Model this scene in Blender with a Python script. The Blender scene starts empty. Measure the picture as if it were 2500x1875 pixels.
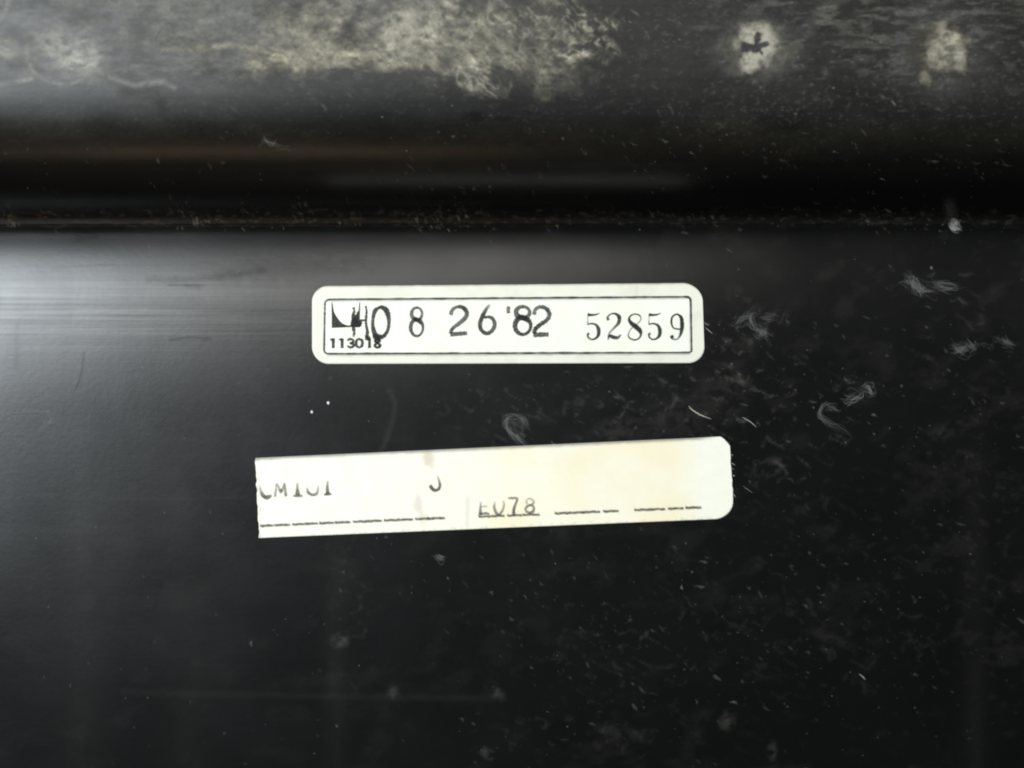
import bpy, math
import numpy as np

# ------------------------------------------------------------------ camera, world, lamps
S = bpy.context.scene
D = 0.2778                     # camera height above the panel, metres
K = 10000.0                    # photograph pixels per metre on the panel (2500 px = 25 cm)
cam_d = bpy.data.cameras.new("camera")
cam = bpy.data.objects.new("camera", cam_d); S.collection.objects.link(cam)
cam.location = (0, 0, D)
cam_d.lens = 40; cam_d.sensor_width = 36
cam_d.clip_start = 0.01; cam_d.clip_end = 50
cam_d.dof.use_dof = True; cam_d.dof.focus_distance = D; cam_d.dof.aperture_fstop = 7.0
S.camera = cam

W = bpy.data.worlds.new("World"); S.world = W; W.use_nodes = True
W.node_tree.nodes["Background"].inputs[0].default_value = (0.62, 0.82, 1.0, 1)
W.node_tree.nodes["Background"].inputs[1].default_value = 0.017

def area(name, loc, target, sx, sy, power, col):
    l = bpy.data.lights.new(name, 'AREA'); l.shape = 'RECTANGLE'; l.size = sx; l.size_y = sy
    l.energy = power; l.color = col
    o = bpy.data.objects.new(name, l); S.collection.objects.link(o)
    o.location = loc
    d = np.array(target, float) - np.array(loc, float)
    from mathutils import Vector
    o.rotation_euler = Vector(d).to_track_quat('-Z', 'Y').to_euler()
    return o
area("window_light", (-0.88, 0.36, 1.12), (0, 0, 0), 0.66, 0.42, 31.0, (0.86, 0.94, 1.0))
area("upper_window_light", (-0.28, 0.50, 1.15), (0, 0, 0), 0.95, 0.30, 6.0, (1.0, 0.97, 0.90))
area("added_fill_light", (1.35, 0.35, 0.85), (0, 0, 0), 0.9, 0.7, 3.0, (1.0, 0.985, 0.95))  # added fill from the right, brightens the stickers
area("warm_bounce", (-0.35, -1.1, 0.50), (0, 0, 0), 0.6, 0.25, 0.9, (1.0, 0.72, 0.42))

S.view_settings.view_transform = 'Standard'; S.view_settings.look = 'None'
S.view_settings.gamma = 1; S.view_settings.use_curve_mapping = False
S.view_settings.exposure = 0.0

# ------------------------------------------------------------------ helpers
rng = np.random.default_rng(7)
_tab = rng.random((256, 256))
def vnoise(x, y, seed=0):
    x = x + seed * 17.31; y = y + seed * 9.73
    xi = np.floor(x).astype(int); yi = np.floor(y).astype(int)
    fx = x - xi; fy = y - yi
    fx = fx * fx * (3 - 2 * fx); fy = fy * fy * (3 - 2 * fy)
    g = lambda a, b: _tab[a % 256, b % 256]
    return (g(xi, yi) * (1 - fx) + g(xi + 1, yi) * fx) * (1 - fy) + (g(xi, yi + 1) * (1 - fx) + g(xi + 1, yi + 1) * fx) * fy
def fbm(x, y, seed=0, octv=5, gain=.55):
    a = 1; s = 0; t = 0
    for i in range(octv):
        s = s + a * vnoise(x * 2 ** i, y * 2 ** i, seed + i * 3); t += a; a *= gain
    return s / t
def ridged(x, y, seed=0, octv=4):
    a = 1; s = 0; t = 0
    for i in range(octv):
        s = s + a * (1 - np.abs(2 * vnoise(x * 1.9 ** i, y * 1.9 ** i, seed + i * 5) - 1)) ** 2.2; t += a; a *= .6
    return s / t
def smooth(a, b, x):
    t = np.clip((x - a) / (b - a), 0, 1); return t * t * (3 - 2 * t)

# cross-section of the moulding: Y (m) -> Z (m)
PY = np.array([-.60, -.30, -.12, -.05, 0.0, .010, .020, .030, .036, .0385, .0396, .0402])
PZ = np.array([-.060, -.012, -.0012, 0.0, 0.0, -.0003, -.0010, -.0026, -.0042, -.0054, -.0067, -.0085])
RY = np.array([.0402, .0420, .0440, .0475, .0520, .0580, .0650, .0720, .0800, .0900, .1100, .20, .45])
RZ = np.array([-.0085, -.0072, -.0030, .0042, .0106, .0148, .0168, .01765, .0180, .0183, .0182, .015, -.004])
def pchip(xs, ys, x):
    h = np.diff(xs); d = np.diff(ys) / h; m = np.zeros_like(ys)
    for i in range(1, len(xs) - 1):
        if d[i - 1] * d[i] > 0:
            w1 = 2 * h[i] + h[i - 1]; w2 = h[i] + 2 * h[i - 1]
            m[i] = (w1 + w2) / (w1 / d[i - 1] + w2 / d[i])
    m[0] = d[0]; m[-1] = d[-1]
    i = np.clip(np.searchsorted(xs, x) - 1, 0, len(h) - 1)
    t = (x - xs[i]) / h[i]; t2 = t * t; t3 = t2 * t
    return (2*t3-3*t2+1)*ys[i] + (t3-2*t2+t)*h[i]*m[i] + (-2*t3+3*t2)*ys[i+1] + (t3-t2)*h[i]*m[i+1]
def smoothed(xs, ys, x, r):
    o = np.linspace(-1, 1, 9) * r
    w = 1 - np.abs(o / r) * .8
    s = 0
    for k, ww in zip(o, w): s = s + ww * pchip(xs, ys, np.clip(x + k, xs[0], xs[-1]))
    return s / w.sum()
def z_panel(X, Y):
    Y = np.clip(Y, PY[0], PY[-1])
    r = np.clip((.0398 - Y) * .46, 1e-5, .007)
    z = 0; o = np.linspace(-1, 1, 9)
    for k in o: z = z + pchip(PY, PZ, np.clip(Y + k * r, PY[0], PY[-1]))
    z = z / len(o)
    return z - 0.10 * X * X + 0.00006 * (fbm(X * 25, Y * 25, 4, 2) - .5)
def z_rim(X, Y):
    r = np.clip((Y - .0402) * .45, 1e-5, .005)
    z = 0; o = np.linspace(-1, 1, 9)
    for k in o: z = z + pchip(RY, RZ, np.clip(Y + k * r, RY[0], RY[-1]))
    z = z / len(o)
    return z - 0.10 * X * X + .0004 * smooth(.06, .09, Y) * (fbm(X * 30, Y * 30, 9, 3) - .5)
def height(X, Y):
    return np.where(Y < .0402, z_panel(X, Y), z_rim(X, np.maximum(Y, .0402)))
def to_px(X, Y, Z):
    f = D / (D - Z) * K
    return 1250 + X * f, 937.5 - Y * f
def on_surface(px, py):
    px = np.asarray(px, float); py = np.asarray(py, float)
    X = (px - 1250) / K; Y = (937.5 - py) / K; Z = np.zeros_like(X)
    for _ in range(6):
        Z = .5 * Z + .5 * height(X, Y)
        X = (px - 1250) / K * (D - Z) / D; Y = (937.5 - py) / K * (D - Z) / D
    return X, Y, height(X, Y)

def make_mesh(name, V, F, mat, attrs=None, parent=None, smooth_shade=True):
    """F: (n,4) or (n,3) index array"""
    me = bpy.data.meshes.new(name)
    V = np.asarray(V, dtype=np.float32); F = np.asarray(F, dtype=np.int32)
    n, k = F.shape
    me.vertices.add(len(V)); me.vertices.foreach_set("co", V.ravel())
    me.loops.add(n * k); me.loops.foreach_set("vertex_index", F.ravel())
    me.polygons.add(n)
    me.polygons.foreach_set("loop_start", np.arange(0, n * k, k, dtype=np.int32))
    me.polygons.foreach_set("use_smooth", np.full(n, smooth_shade))
    me.update(calc_edges=True)
    for an, av in (attrs or {}).items():
        a = me.attributes.new(an, 'FLOAT', 'POINT'); a.data.foreach_set("value", np.asarray(av, dtype=np.float32).ravel())
    me.materials.append(mat)
    o = bpy.data.objects.new(name, me); S.collection.objects.link(o)
    if parent is not None: o.parent = parent
    return o
def tag(o, label, cat, group=None, kind=None):
    o["label"] = label; o["category"] = cat
    if group: o["group"] = group
    if kind: o["kind"] = kind
def grid_faces(nr, nc):
    i = np.arange(nr - 1)[:, None] * nc + np.arange(nc - 1)[None, :]
    i = i.ravel()
    return np.stack([i, i + 1, i + nc + 1, i + nc], 1)

# ------------------------------------------------------------------ materials
def new_mat(name):
    m = bpy.data.materials.new(name); m.use_nodes = True
    nt = m.node_tree; b = nt.nodes["Principled BSDF"]
    return m, nt, b
class NB:
    def __init__(s, nt): s.nt = nt
    def n(s, t, **kw):
        x = s.nt.nodes.new(t)
        for k, v in kw.items(): setattr(x, k, v)
        return x
    def link(s, a, b): s.nt.links.new(a, b)
    def attr(s, name): return s.n("ShaderNodeAttribute", attribute_name=name).outputs["Fac"]
    def math(s, op, a, b=None, clamp=False):
        x = s.n("ShaderNodeMath", operation=op, use_clamp=clamp)
        for i, v in enumerate((a, b)):
            if v is None: continue
            if isinstance(v, (int, float)): x.inputs[i].default_value = v
            else: s.link(v, x.inputs[i])
        return x.outputs[0]
    def noise(s, scale, detail=4, rough=.6, vec=None, stretch=None, rot=0):
        x = s.n("ShaderNodeTexNoise"); x.inputs["Scale"].default_value = scale
        x.inputs["Detail"].default_value = detail; x.inputs["Roughness"].default_value = rough
        tc = s.n("ShaderNodeTexCoord"); mp = s.n("ShaderNodeMapping")
        s.link(tc.outputs["Object"], mp.inputs[0])
        if stretch: mp.inputs["Scale"].default_value = stretch
        mp.inputs["Rotation"].default_value = (0, 0, rot)
        s.link(mp.outputs[0], x.inputs["Vector"])
        return x.outputs["Fac"]
    def ramp(s, v, a, b, lo=0., hi=1.):
        x = s.n("ShaderNodeMapRange"); s.link(v, x.inputs[0])
        x.inputs[1].default_value = a; x.inputs[2].default_value = b
        x.inputs[3].default_value = lo; x.inputs[4].default_value = hi
        return x.outputs[0]
    def mix(s, f, a, b):
        x = s.n("ShaderNodeMix", data_type='RGBA')
        if isinstance(f, (int, float)): x.inputs[0].default_value = f
        else: s.link(f, x.inputs[0])
        for i, v in ((6, a), (7, b)):
            if isinstance(v, tuple): x.inputs[i].default_value = (*v, 1)
            else: s.link(v, x.inputs[i])
        return x.outputs[2]

def plastic_material():
    m, nt, b = new_mat("black_moulded_plastic"); N = NB(nt)
    dirt_sheen = N.attr("dirt_sheen"); yel = N.attr("yellow"); matte = N.attr("matte"); brown = N.attr("brown"); film = N.attr("film")
    fine = N.noise(1400, 3, .65)
    dd = N.math('MULTIPLY', dirt_sheen, N.ramp(fine, .3, .7, .72, 1.25), clamp=True)
    dcol = N.mix(yel, (.42, .41, .37), (.44, .385, .24))
    dcol = N.mix(brown, dcol, (.105, .070, .030))
    base = N.mix(N.noise(60, 4), (.0020, .0021, .0021), (.0034, .0034, .0032))
    N.link(N.mix(dd, base, dcol), b.inputs["Base Color"])
    hs = N.noise(1, 5, .65, stretch=(14, 1500, 1))       # long horizontal rub lines
    hs2 = N.noise(1, 4, .6, stretch=(5, 300, 1))
    vs = N.noise(1, 3, .6, stretch=(90, 6, 1))
    cl = N.noise(38, 4, .6)
    rub = N.attr('rub')
    r = N.math('ADD', .315, N.ramp(cl, .3, .7, -.02, .03))
    r = N.math('ADD', r, N.math('MULTIPLY', dd, .45))
    r = N.math('ADD', r, N.math('MULTIPLY', film, .10), clamp=True)
    N.link(r, b.inputs["Roughness"])
    st = N.math('MULTIPLY', N.math('SUBTRACT', hs, .5), N.math('ADD', N.math('MULTIPLY', rub, 1.0), .10))
    st2 = N.math('MULTIPLY', N.math('SUBTRACT', hs2, .5), N.math('ADD', N.math('MULTIPLY', rub, .8), .15))
    sp = N.math('MULTIPLY', N.math('ADD', .40, N.math('MULTIPLY', N.math('ADD', st, st2), .36)), N.ramp(vs, .35, .65, .96, 1.04))
    sp = N.math('MULTIPLY', sp, N.math('SUBTRACT', 1.0, matte, clamp=True))
    N.link(sp, b.inputs["Specular IOR Level"])
    bp = N.n("ShaderNodeBump"); bp.inputs["Strength"].default_value = .55; bp.inputs["Distance"].default_value = .00006
    h = N.math('ADD', N.math('MULTIPLY', hs, .10), N.math('MULTIPLY', N.noise(700, 4, .65), .5))
    h = N.math('ADD', h, N.math('MULTIPLY', dd, 1.4))
    N.link(h, bp.inputs["Height"]); N.link(bp.outputs[0], b.inputs["Normal"])
    return m
def paper_material(name, c, c2):
    m, nt, b = new_mat(name); N = NB(nt)
    st = N.attr("stain"); gr = N.attr("grime"); br = N.attr("tan")
    f = N.noise(260, 5, .6)
    col = N.mix(N.ramp(f, .35, .65), c, c2)
    col = N.mix(st, col, (.80, .71, .46))
    col = N.mix(br, col, (.38, .25, .13))
    col = N.mix(gr, col, (.16, .15, .13))
    N.link(col, b.inputs["Base Color"])
    b.inputs["Roughness"].default_value = .55
    b.inputs["Specular IOR Level"].default_value = .3
    bp = N.n("ShaderNodeBump"); bp.inputs["Strength"].default_value = .3; bp.inputs["Distance"].default_value = .00002
    N.link(N.noise(1500, 4, .7), bp.inputs["Height"]); N.link(bp.outputs[0], b.inputs["Normal"])
    return m
def alpha_material(name, col, scale=2200, lo=.35, hi=.62, amin=.45, rough=.7, col2=None):
    m, nt, b = new_mat(name); N = NB(nt)
    a = N.attr("cover")
    nz = N.ramp(N.noise(scale, 3, .7), lo, hi, amin, 1.0)
    al = N.math('MULTIPLY', a, nz, clamp=True)
    if col2: N.link(N.mix(N.attr("tone"), col, col2), b.inputs["Base Color"])
    else: b.inputs["Base Color"].default_value = (*col, 1)
    b.inputs["Roughness"].default_value = rough
    b.inputs["Specular IOR Level"].default_value = .2
    N.link(al, b.inputs["Alpha"])
    return m
M_plastic = plastic_material()
M_vinyl = paper_material("cream_vinyl_label", (.76, .76, .665), (.73, .73, .63))
M_paper = paper_material("cream_paper_label", (.79, .78, .70), (.76, .75, .65))
M_stamp = alpha_material("worn_stamp_ink", (.016, .016, .015), 3600, .36, .58, .58)
M_print = alpha_material("black_print_ink", (.02, .02, .018), 2600, .30, .55, .72)
M_faded = alpha_material("faded_typed_ink", (.085, .08, .065), 3000, .36, .60, .58)
M_dust = alpha_material("pale_dust", (.55, .56, .56), 4200, .36, .60, .25, .8, (.45, .36, .18))
M_lint = alpha_material("pale_lint", (.66, .66, .64), 3000, .3, .6, .7, .6)
M_fibre, _, _b = new_mat("pale_fibre"); _b.inputs["Base Color"].default_value = (.80, .72, .60, 1); _b.inputs["Roughness"].default_value = .4

# ------------------------------------------------------------------ dirt fields on the moulding, with a few painted reflections (positions in mm-scale surface units)
def blob(px, py, cx, cy, rx, ry, ang=0, edge=.35, n=None):
    a = math.radians(ang); dx = px - cx; dy = py - cy
    u = (dx * math.cos(a) + dy * math.sin(a)) / rx; v = (-dx * math.sin(a) + dy * math.cos(a)) / ry
    r = np.sqrt(u * u + v * v)
    if n is not None: r = r + n
    return 1 - smooth(1 - edge, 1 + edge, r)
def seg(px, py, pts, w, n=0):
    best = np.full(px.shape, 1e9)
    for (x0, y0), (x1, y1) in zip(pts[:-1], pts[1:]):
        dx, dy = x1 - x0, y1 - y0; L = dx * dx + dy * dy
        t = np.clip(((px - x0) * dx + (py - y0) * dy) / L, 0, 1)
        best = np.minimum(best, np.hypot(px - x0 - t * dx, py - y0 - t * dy))
    return 1 - smooth(0, 1, (best + n) / w)
def rim_fields(X, Y, Z):
    px, py = to_px(X, Y, Z)
    wx = 16 * (fbm(px / 55, py / 55, 11, 4) - .5) * 2; wy = 16 * (fbm(px / 55, py / 55, 23, 4) - .5) * 2
    qx, qy = px + wx, py + wy
    # diagonal, crawling veins of dried dirt
    a = math.radians(38); ux = (qx * math.cos(a) + qy * math.sin(a)) / 20; uy = (-qx * math.sin(a) + qy * math.cos(a)) / 11
    vein = smooth(.30, .85, ridged(ux * .8, uy * .8, 3, 5))
    grain = smooth(.28, .74, fbm(ux * 1.0 + vein * .3, uy * 1.0, 7, 4))
    mott = fbm(px / 22, py / 14, 31, 5)
    n1 = (fbm(px / 60, py / 45, 41, 5) - .5) * 2.0
    dirt_sheen = np.zeros_like(px); yel = np.zeros_like(px)
    def add(b, amp, y, veiny=.6):
        nonlocal dirt_sheen, yel
        d = b * amp * .74 * ((1 - veiny) * (.2 + .8 * smooth(.25, .7, mott)) * 1.1 + veiny * (.55 * grain + .5 * vein if veiny < .8 else 1.25 * vein * (.4 + grain)))
        yel = np.where(d > 1e-3, (yel * dirt_sheen + y * d) / (dirt_sheen + d + 1e-6), yel)
        dirt_sheen = np.clip(dirt_sheen + d, 0, 1)
    cut = 1 - smooth(168, 182, py + 14 * (fbm(px / 40, px * 0 + 3, 5, 3) - .5) * 2 - .05 * np.abs(px - 1000) * 0)
    yel = np.zeros_like(px)
    add(blob(px, py, 960, 30, 120, 110, 0, .5, n1) * cut, .46, .35, .35)
    add(blob(px, py, 1010, 125, 240, 85, 4, .65, n1) * cut, .44, .75, .55)
    add(blob(px, py, 1180, 105, 200, 85, 10, .7, n1), .38, .55, .75)
    add(blob(px, py, 1160, 190, 90, 34, 12, .4, n1), .40, .5, .9)
    add(blob(px, py, 1300, 45, 170, 60, 15, .4, n1), .33, .5, .85)
    add(blob(px, py, 1440, 95, 90, 55, 30, .4, n1), .34, .6, 1.0)
    add(blob(px, py, 710, 118, 130, 52, 4, .8, n1), .34, .6, .6)
    add(blob(px, py, 800, 150, 150, 30, 0, .4, n1) * cut, .35, .8, .7)
    add(seg(px, py, [(400, 122), (480, 119), (560, 110), (620, 118), (700, 150)], 13, 4 * (mott - .5)), .40, .95, .5)
    add(blob(px, py, 600, 50, 240, 80, 0, .8, n1), .17, .35, .5)
    add(blob(px, py, 175, 125, 82, 50, 5, .6, n1 * .4), .50, .12, .0)
    add(blob(px, py, 205, 165, 75, 35, 0, .5, n1 * .6), .22, .12, .3)
    add(blob(px, py, 12, 118, 30, 26, 0, .5), .45, .25, .0)
    add(seg(px, py, [(66, 112), (68, 150), (85, 180), (120, 202), (160, 208), (200, 196)], 9, 5 * (mott - .5)), .24, .15, .0)
    add(seg(px, py, [(-5, 207), (30, 203), (78, 192)], 11, 6 * (mott - .5)), .42, .0, .0)
    add(seg(px, py, [(268, 188), (300, 200), (330, 210), (365, 203), (400, 200), (425, 214)], 12, 9 * (mott - .5)), .34, .05, .2)
    add(seg(px, py, [(24, 0), (12, 30), (0, 52)], 12), .30, .0, .2)
    hz = (1 - smooth(150, 245, py + 60 * (fbm(px / 70, py / 60, 51, 4) - .5))) * (1 - smooth(500, 760, px))
    add(hz * (.35 + 1.1 * smooth(.35, .65, fbm(px / 48, py / 26, 53, 5))), .115, .22, .45)
    # two cream spots on the right, the left one with a dark star of bare plastic
    star = np.maximum.reduce([seg(px, py, [(1822, 116), (1850, 119)], 22), seg(px, py, [(1850, 86), (1846, 118)], 12), seg(px, py, [(1845, 112), (1872, 109)], 12), seg(px, py, [(1852, 118), (1860, 130)], 9), seg(px, py, [(1825, 112), (1822, 124)], 9)])
    nn = (fbm(px / 16, py / 16, 61, 4) - .5)
    s1 = np.maximum(blob(px, py, 1850, 108, 44, 44, 0, .35, nn * .7), blob(px, py, 1832, 155, 24, 24, 0, .4, nn * .7))
    s1 = s1 + .22 * blob(px, py, 1850, 118, 85, 62, 0, .7, nn)
    s1 = s1 * (1 - .97 * smooth(.15, .75, star + nn * 1.3))
    dirt_sheen = np.maximum(dirt_sheen, np.clip(s1 * .58, 0, 1)); yel = np.where(s1 > .1, .42, yel)
    s2 = blob(px, py, 2308, 118, 42, 48, 20, .5, nn * 1.1) * (.30 + .75 * smooth(.35, .62, mott)) + .55 * seg(px, py, [(2330, 90), (2345, 125), (2345, 165)], 20, 6 * nn) + .5 * blob(px, py, 2299, 60, 14, 9, 0, .5, nn) + .45 * blob(px, py, 2258, 190, 14, 18, -20, .5, nn) + .12 * blob(px, py, 2300, 120, 110, 110, 0, .7, nn)
    dirt_sheen = np.maximum(dirt_sheen, np.clip(s2 * .45, 0, 1)); yel = np.where(s2 > .1, .55, yel)
    # fine film and flecks over the whole rounded top
    flk = smooth(.62, .80, fbm(px / 11 + py / 30, py / 6, 71, 3))
    film = (1 - smooth(200, 400, py + 90 * (fbm(px / 120, py / 80, 77, 3) - .5)))
    rt = smooth(1400, 1800, px)
    haze = film * (.014 + .012 * rt + .020 * (1 - smooth(200, 900, px)))
    dirt_sheen = np.clip(dirt_sheen + haze * (.5 + 1.2 * fbm(px / 55, py / 14, 81, 5)) + film * flk * (.035 + .06 * rt * fbm(px / 120, py / 60, 85, 3)), 0, 1)
    yel = np.where(haze > dirt_sheen * .6, .3, yel)
    slope = smooth(440, 330, py) if False else (1 - smooth(330, 470, py)) * smooth(260, 360, py)  # slope band: its warm brown reflection is painted into the colour
    dirt_sheen = np.clip(dirt_sheen + .011 * slope * (.4 + 1.2 * fbm(px / 30, py / 20, 87, 4)), 0, 1); yel = np.where(slope > .3, .9, yel)
    hz2 = blob(px, py, 2200, 40, 330, 120, 0, .6, n1) * smooth(.45, .7, fbm(px / 45, py / 12, 91, 5)); dirt_sheen = np.clip(dirt_sheen + .10 * hz2, 0, 1)
    dirt_sheen = np.clip(dirt_sheen + .05 * seg(px, py, [(1980, 60), (2010, 20), (2060, -10)], 28), 0, 1)
    # grime in the foot of the groove
    g = smooth(505, 530, py + 10 * (fbm(px / 30, py / 9, 97, 4) - .5) * 2)
    bro = g * (.6 + .4 * (1 - smooth(1200, 1700, px)))
    dirt_sheen = np.clip(dirt_sheen + g * (.05 + .22 * smooth(.55, .78, fbm(px / 17, py / 7, 101, 4))) * (.35 + .65 * (1 - smooth(900, 1700, px))), 0, 1)
    matte = blob(px, py, 1160, 285, 26, 14, 0, .4, nn) * .6 + blob(px, py, 1225, 290, 30, 8, 0, .4, nn) * .45
    matte = matte + .35 * (seg(px, py, [(300, 225), (380, 225), (398, 262)], 26) )
    tl = (1 - smooth(650, 1150, px)) * (1 - smooth(170, 240, py))
    matte = matte + tl * (.16 + .26 * smooth(.32, .70, fbm(px / 75, py / 34, 191, 5)) + .25 * (fbm(px / 14, py / 8, 193, 4) - .4))
    dirt_sheen = np.clip(dirt_sheen + tl * .08 * smooth(.52, .72, fbm(px / 26, py / 15, 195, 5)), 0, 1)
    return dict(dirt_sheen=dirt_sheen, yellow=yel, matte=np.clip(matte, 0, 1), brown=np.clip(bro, 0, 1), film=np.clip(film, 0, 1), rub=.3 * np.ones_like(px))
def panel_fields(X, Y, Z):
    px, py = to_px(X, Y, Z)
    mott = fbm(px / 22, py / 14, 131, 5)
    edge = smooth(562, 540, py + 10 * (fbm(px / 25, py / 12, 133, 4) - .5) * 2) if False else 1 - smooth(540, 560, py + 10 * (fbm(px / 25, py / 12, 133, 4) - .5) * 2)
    dirt_sheen = edge * (.05 + .18 * smooth(.55, .78, fbm(px / 12, py / 6, 141, 4))) * (.35 + .65 * (1 - smooth(700, 1600, px)))
    brown = 1 - smooth(545, 575, py)
    n = mott - .5
    # faint cloudy wipe marks
    cloud = smooth(.52, .78, fbm(px / 70 + py / 200, py / 45, 151, 5))
    dirt_sheen = dirt_sheen + .005 * cloud + .010 * cloud * smooth(1200, 2000, px) * fbm(px / 300, py / 300, 155, 2)
    col = lambda x, w: np.exp(-((px - x) / w) ** 2)
    dirt_sheen = dirt_sheen + .012 * smooth(1000, 1300, py) * (.6 * col(460, 70) * .6 + .8 * col(820, 26) + .7 * col(200, 50) + .6 * col(2380, 30)) * (.4 + fbm(px / 30, py / 60, 161, 4))
    dirt_sheen = dirt_sheen + .012 * seg(px, py, [(270, 1218), (450, 1218), (605, 1213)], 4) + .008 * seg(px, py, [(300, 1690), (800, 1700), (1200, 1706)], 14)
    dirt_sheen = dirt_sheen + .03 * seg(px, py, [(-5, 1012), (60, 1006), (118, 1005)], 4) + .03 * seg(px, py, [(118, 1005), (124, 1030), (95, 1050)], 8, 4 * n)
    dirt_sheen = dirt_sheen + .045 * seg(px, py, [(205, 690), (226, 691), (238, 722)], 3.5) + .02 * seg(px, py, [(950, 955), (966, 985), (955, 1040), (930, 1105)], 12, 6 * n)
    for (cx, cy, rx, ry, an, am) in [(1500, 1050, 60, 30, -10, .03), (1640, 1020, 90, 50, 10, .02), (1880, 1140, 40, 20, -20, .07), (1770, 960, 60, 70, 30, .02), (830, 1565, 22, 16, 0, .09), (960, 1690, 14, 16, 0, .05), (1775, 1760, 18, 24, 20, .06), (1885, 1835, 12, 24, 0, .05),
                                     (1510, 1790, 60, 20, 10, .02), (2310, 1050, 60, 22, -20, .025), (1210, 1690, 26, 14, 40, .05), (1350, 1300, 200, 20, -2, .008), (2030, 1560, 60, 14, 20, .02), (60, 1075, 30, 14, 10, .03), (1190, 1840, 24, 12, 30, .07)]:  # the long flat one paints the paper sticker's faint reflection below its edge
        dirt_sheen = dirt_sheen + am * blob(px, py, cx, cy, rx, ry, an, .6, n * 1.6) * smooth(.35, .65, mott)
    sm = smooth(.50, .80, ridged((px * .86 + py * .5) / 46, (py * .86 - px * .5) / 20, 181, 4)) * smooth(.42, .62, fbm(px / 26, py / 20, 183, 4))
    for (cx, cy, rx, ry, am) in [(1840, 800, 90, 70, .060), (1880, 900, 130, 110, .035), (1700, 980, 160, 90, .045), (1850, 1020, 130, 90, .045), (2260, 700, 110, 40, .07), (2360, 850, 90, 60, .055), (2110, 955, 50, 30, .09), (2030, 1020, 80, 60, .045), (1480, 1020, 120, 60, .05),
                                 (1260, 1040, 70, 60, .06), (1500, 1560, 300, 160, .022), (1520, 1520, 60, 40, .05), (2100, 1500, 350, 250, .018), (1150, 1000, 150, 60, .02), (1900, 1150, 120, 80, .04), (1250, 940, 100, 60, .02), (2400, 1050, 120, 300, .02), (1650, 900, 150, 50, .03), (1400, 1800, 250, 60, .02), (860, 1500, 60, 200, .02), (110, 1030, 60, 50, .03)]:
        dirt_sheen = dirt_sheen + am * 1.05 * np.exp(-((px - cx) / rx) ** 2 - ((py - cy) / ry) ** 2) * sm
    matte = .55 * seg(px, py, [(362, 682), (420, 684), (480, 682), (560, 672), (640, 660)], 16, 8 * n) * .38 + .20 * seg(px, py, [(455, 697), (485, 700)], 11, 4 * n)
    matte = matte + .30 * seg(px, py, [(410, 697), (500, 697)], 4, 2 * n) + .35 * seg(px, py, [(415, 829), (470, 823), (515, 828)], 5, 2 * n)
    matte = matte + .35 * seg(px, py, [(205, 862), (200, 905), (186, 950)], 4.5) + .10 * seg(px, py, [(42, 795), (38, 900)], 11, 3 * n)
    matte = matte + .22 * blob(px, py, 205, 578, 30, 14, 0, .5, n) + .18 * blob(px, py, 700, 660, 170, 28, -3, .6, n * 1.5) + .12 * seg(px, py, [(130, 655), (280, 645)], 5, 2 * n)
    for y0, a0 in ((727, .15), (755, .14), (741, .07), (771, .09), (790, .07), (845, .06), (716, .07)):
        matte = matte + a0 * (1 - smooth(.5, 5, np.abs(py - y0 - 8 * (fbm(px / 260, px * 0 + y0, 171, 2) - .5)))) * (1 - smooth(450, 850, px)) * smooth(.3, .5, fbm(px / 90, px * 0 + y0, 173, 3))
    return dict(dirt_sheen=np.clip(dirt_sheen, 0, 1), yellow=np.full_like(px, .12), matte=np.clip(matte, 0, .9), brown=np.clip(brown, 0, 1), film=np.zeros_like(px), rub=np.exp(-((py - 765) / 85) ** 2) * (1 - smooth(500, 1100, px)))

def axis(lo, hi, a, b, fine, coarse_n):
    return np.unique(np.concatenate([np.linspace(lo, a, coarse_n), np.arange(a, b, fine), np.linspace(b, hi, coarse_n)]))
def sheet(name, xs, ys, zf, ff, parent):
    X, Y = np.meshgrid(xs, ys); X = X.ravel(); Y = Y.ravel()
    Z = zf(X, Y); A = ff(X, Y, Z)
    nr, nc = len(ys), len(xs)
    V = np.stack([X, Y, Z], 1); F = grid_faces(nr, nc)
    # the sheet's own 4 mm thickness: a wall all round and an underside
    idx = np.arange(nr * nc).reshape(nr, nc)
    ring = np.concatenate([idx[0, :-1], idx[:-1, -1], idx[-1, :0:-1], idx[:0:-1, 0]])
    low = V[ring].copy(); low[:, 2] -= .004
    base = len(V); m = len(ring)
    k = np.arange(m); k2 = (k + 1) % m
    W_ = np.stack([ring[k], base + k, base + k2, ring[k2]], 1)
    V = np.concatenate([V, low]); F = np.concatenate([F, W_])
    for a in A: A[a] = np.concatenate([A[a], A[a][ring]])
    return make_mesh(name, V, F, M_plastic, A, parent)

shell = bpy.data.objects.new("chair_shell", None); S.collection.objects.link(shell)
tag(shell, "dusty black moulded plastic shell with a deep groove under its rounded rim", "plastic shell")
xs = axis(-.40, .40, -.135, .135, .00026, 24)
ys_r = np.unique(np.concatenate([np.arange(.0402, .100, .00022), np.linspace(.100, .30, 30)]))
sheet("rounded_rim", xs, ys_r, z_rim, rim_fields, shell)
xs2 = axis(-.40, .40, -.135, .135, .00040, 24)
ys_p = np.unique(np.concatenate([np.linspace(-.34, -.10, 24), np.arange(-.10, .025, .00042), np.arange(.025, .0402, .00020), [.0402]]))
sheet("flat_panel", xs2, ys_p, z_panel, panel_fields, shell)

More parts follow.
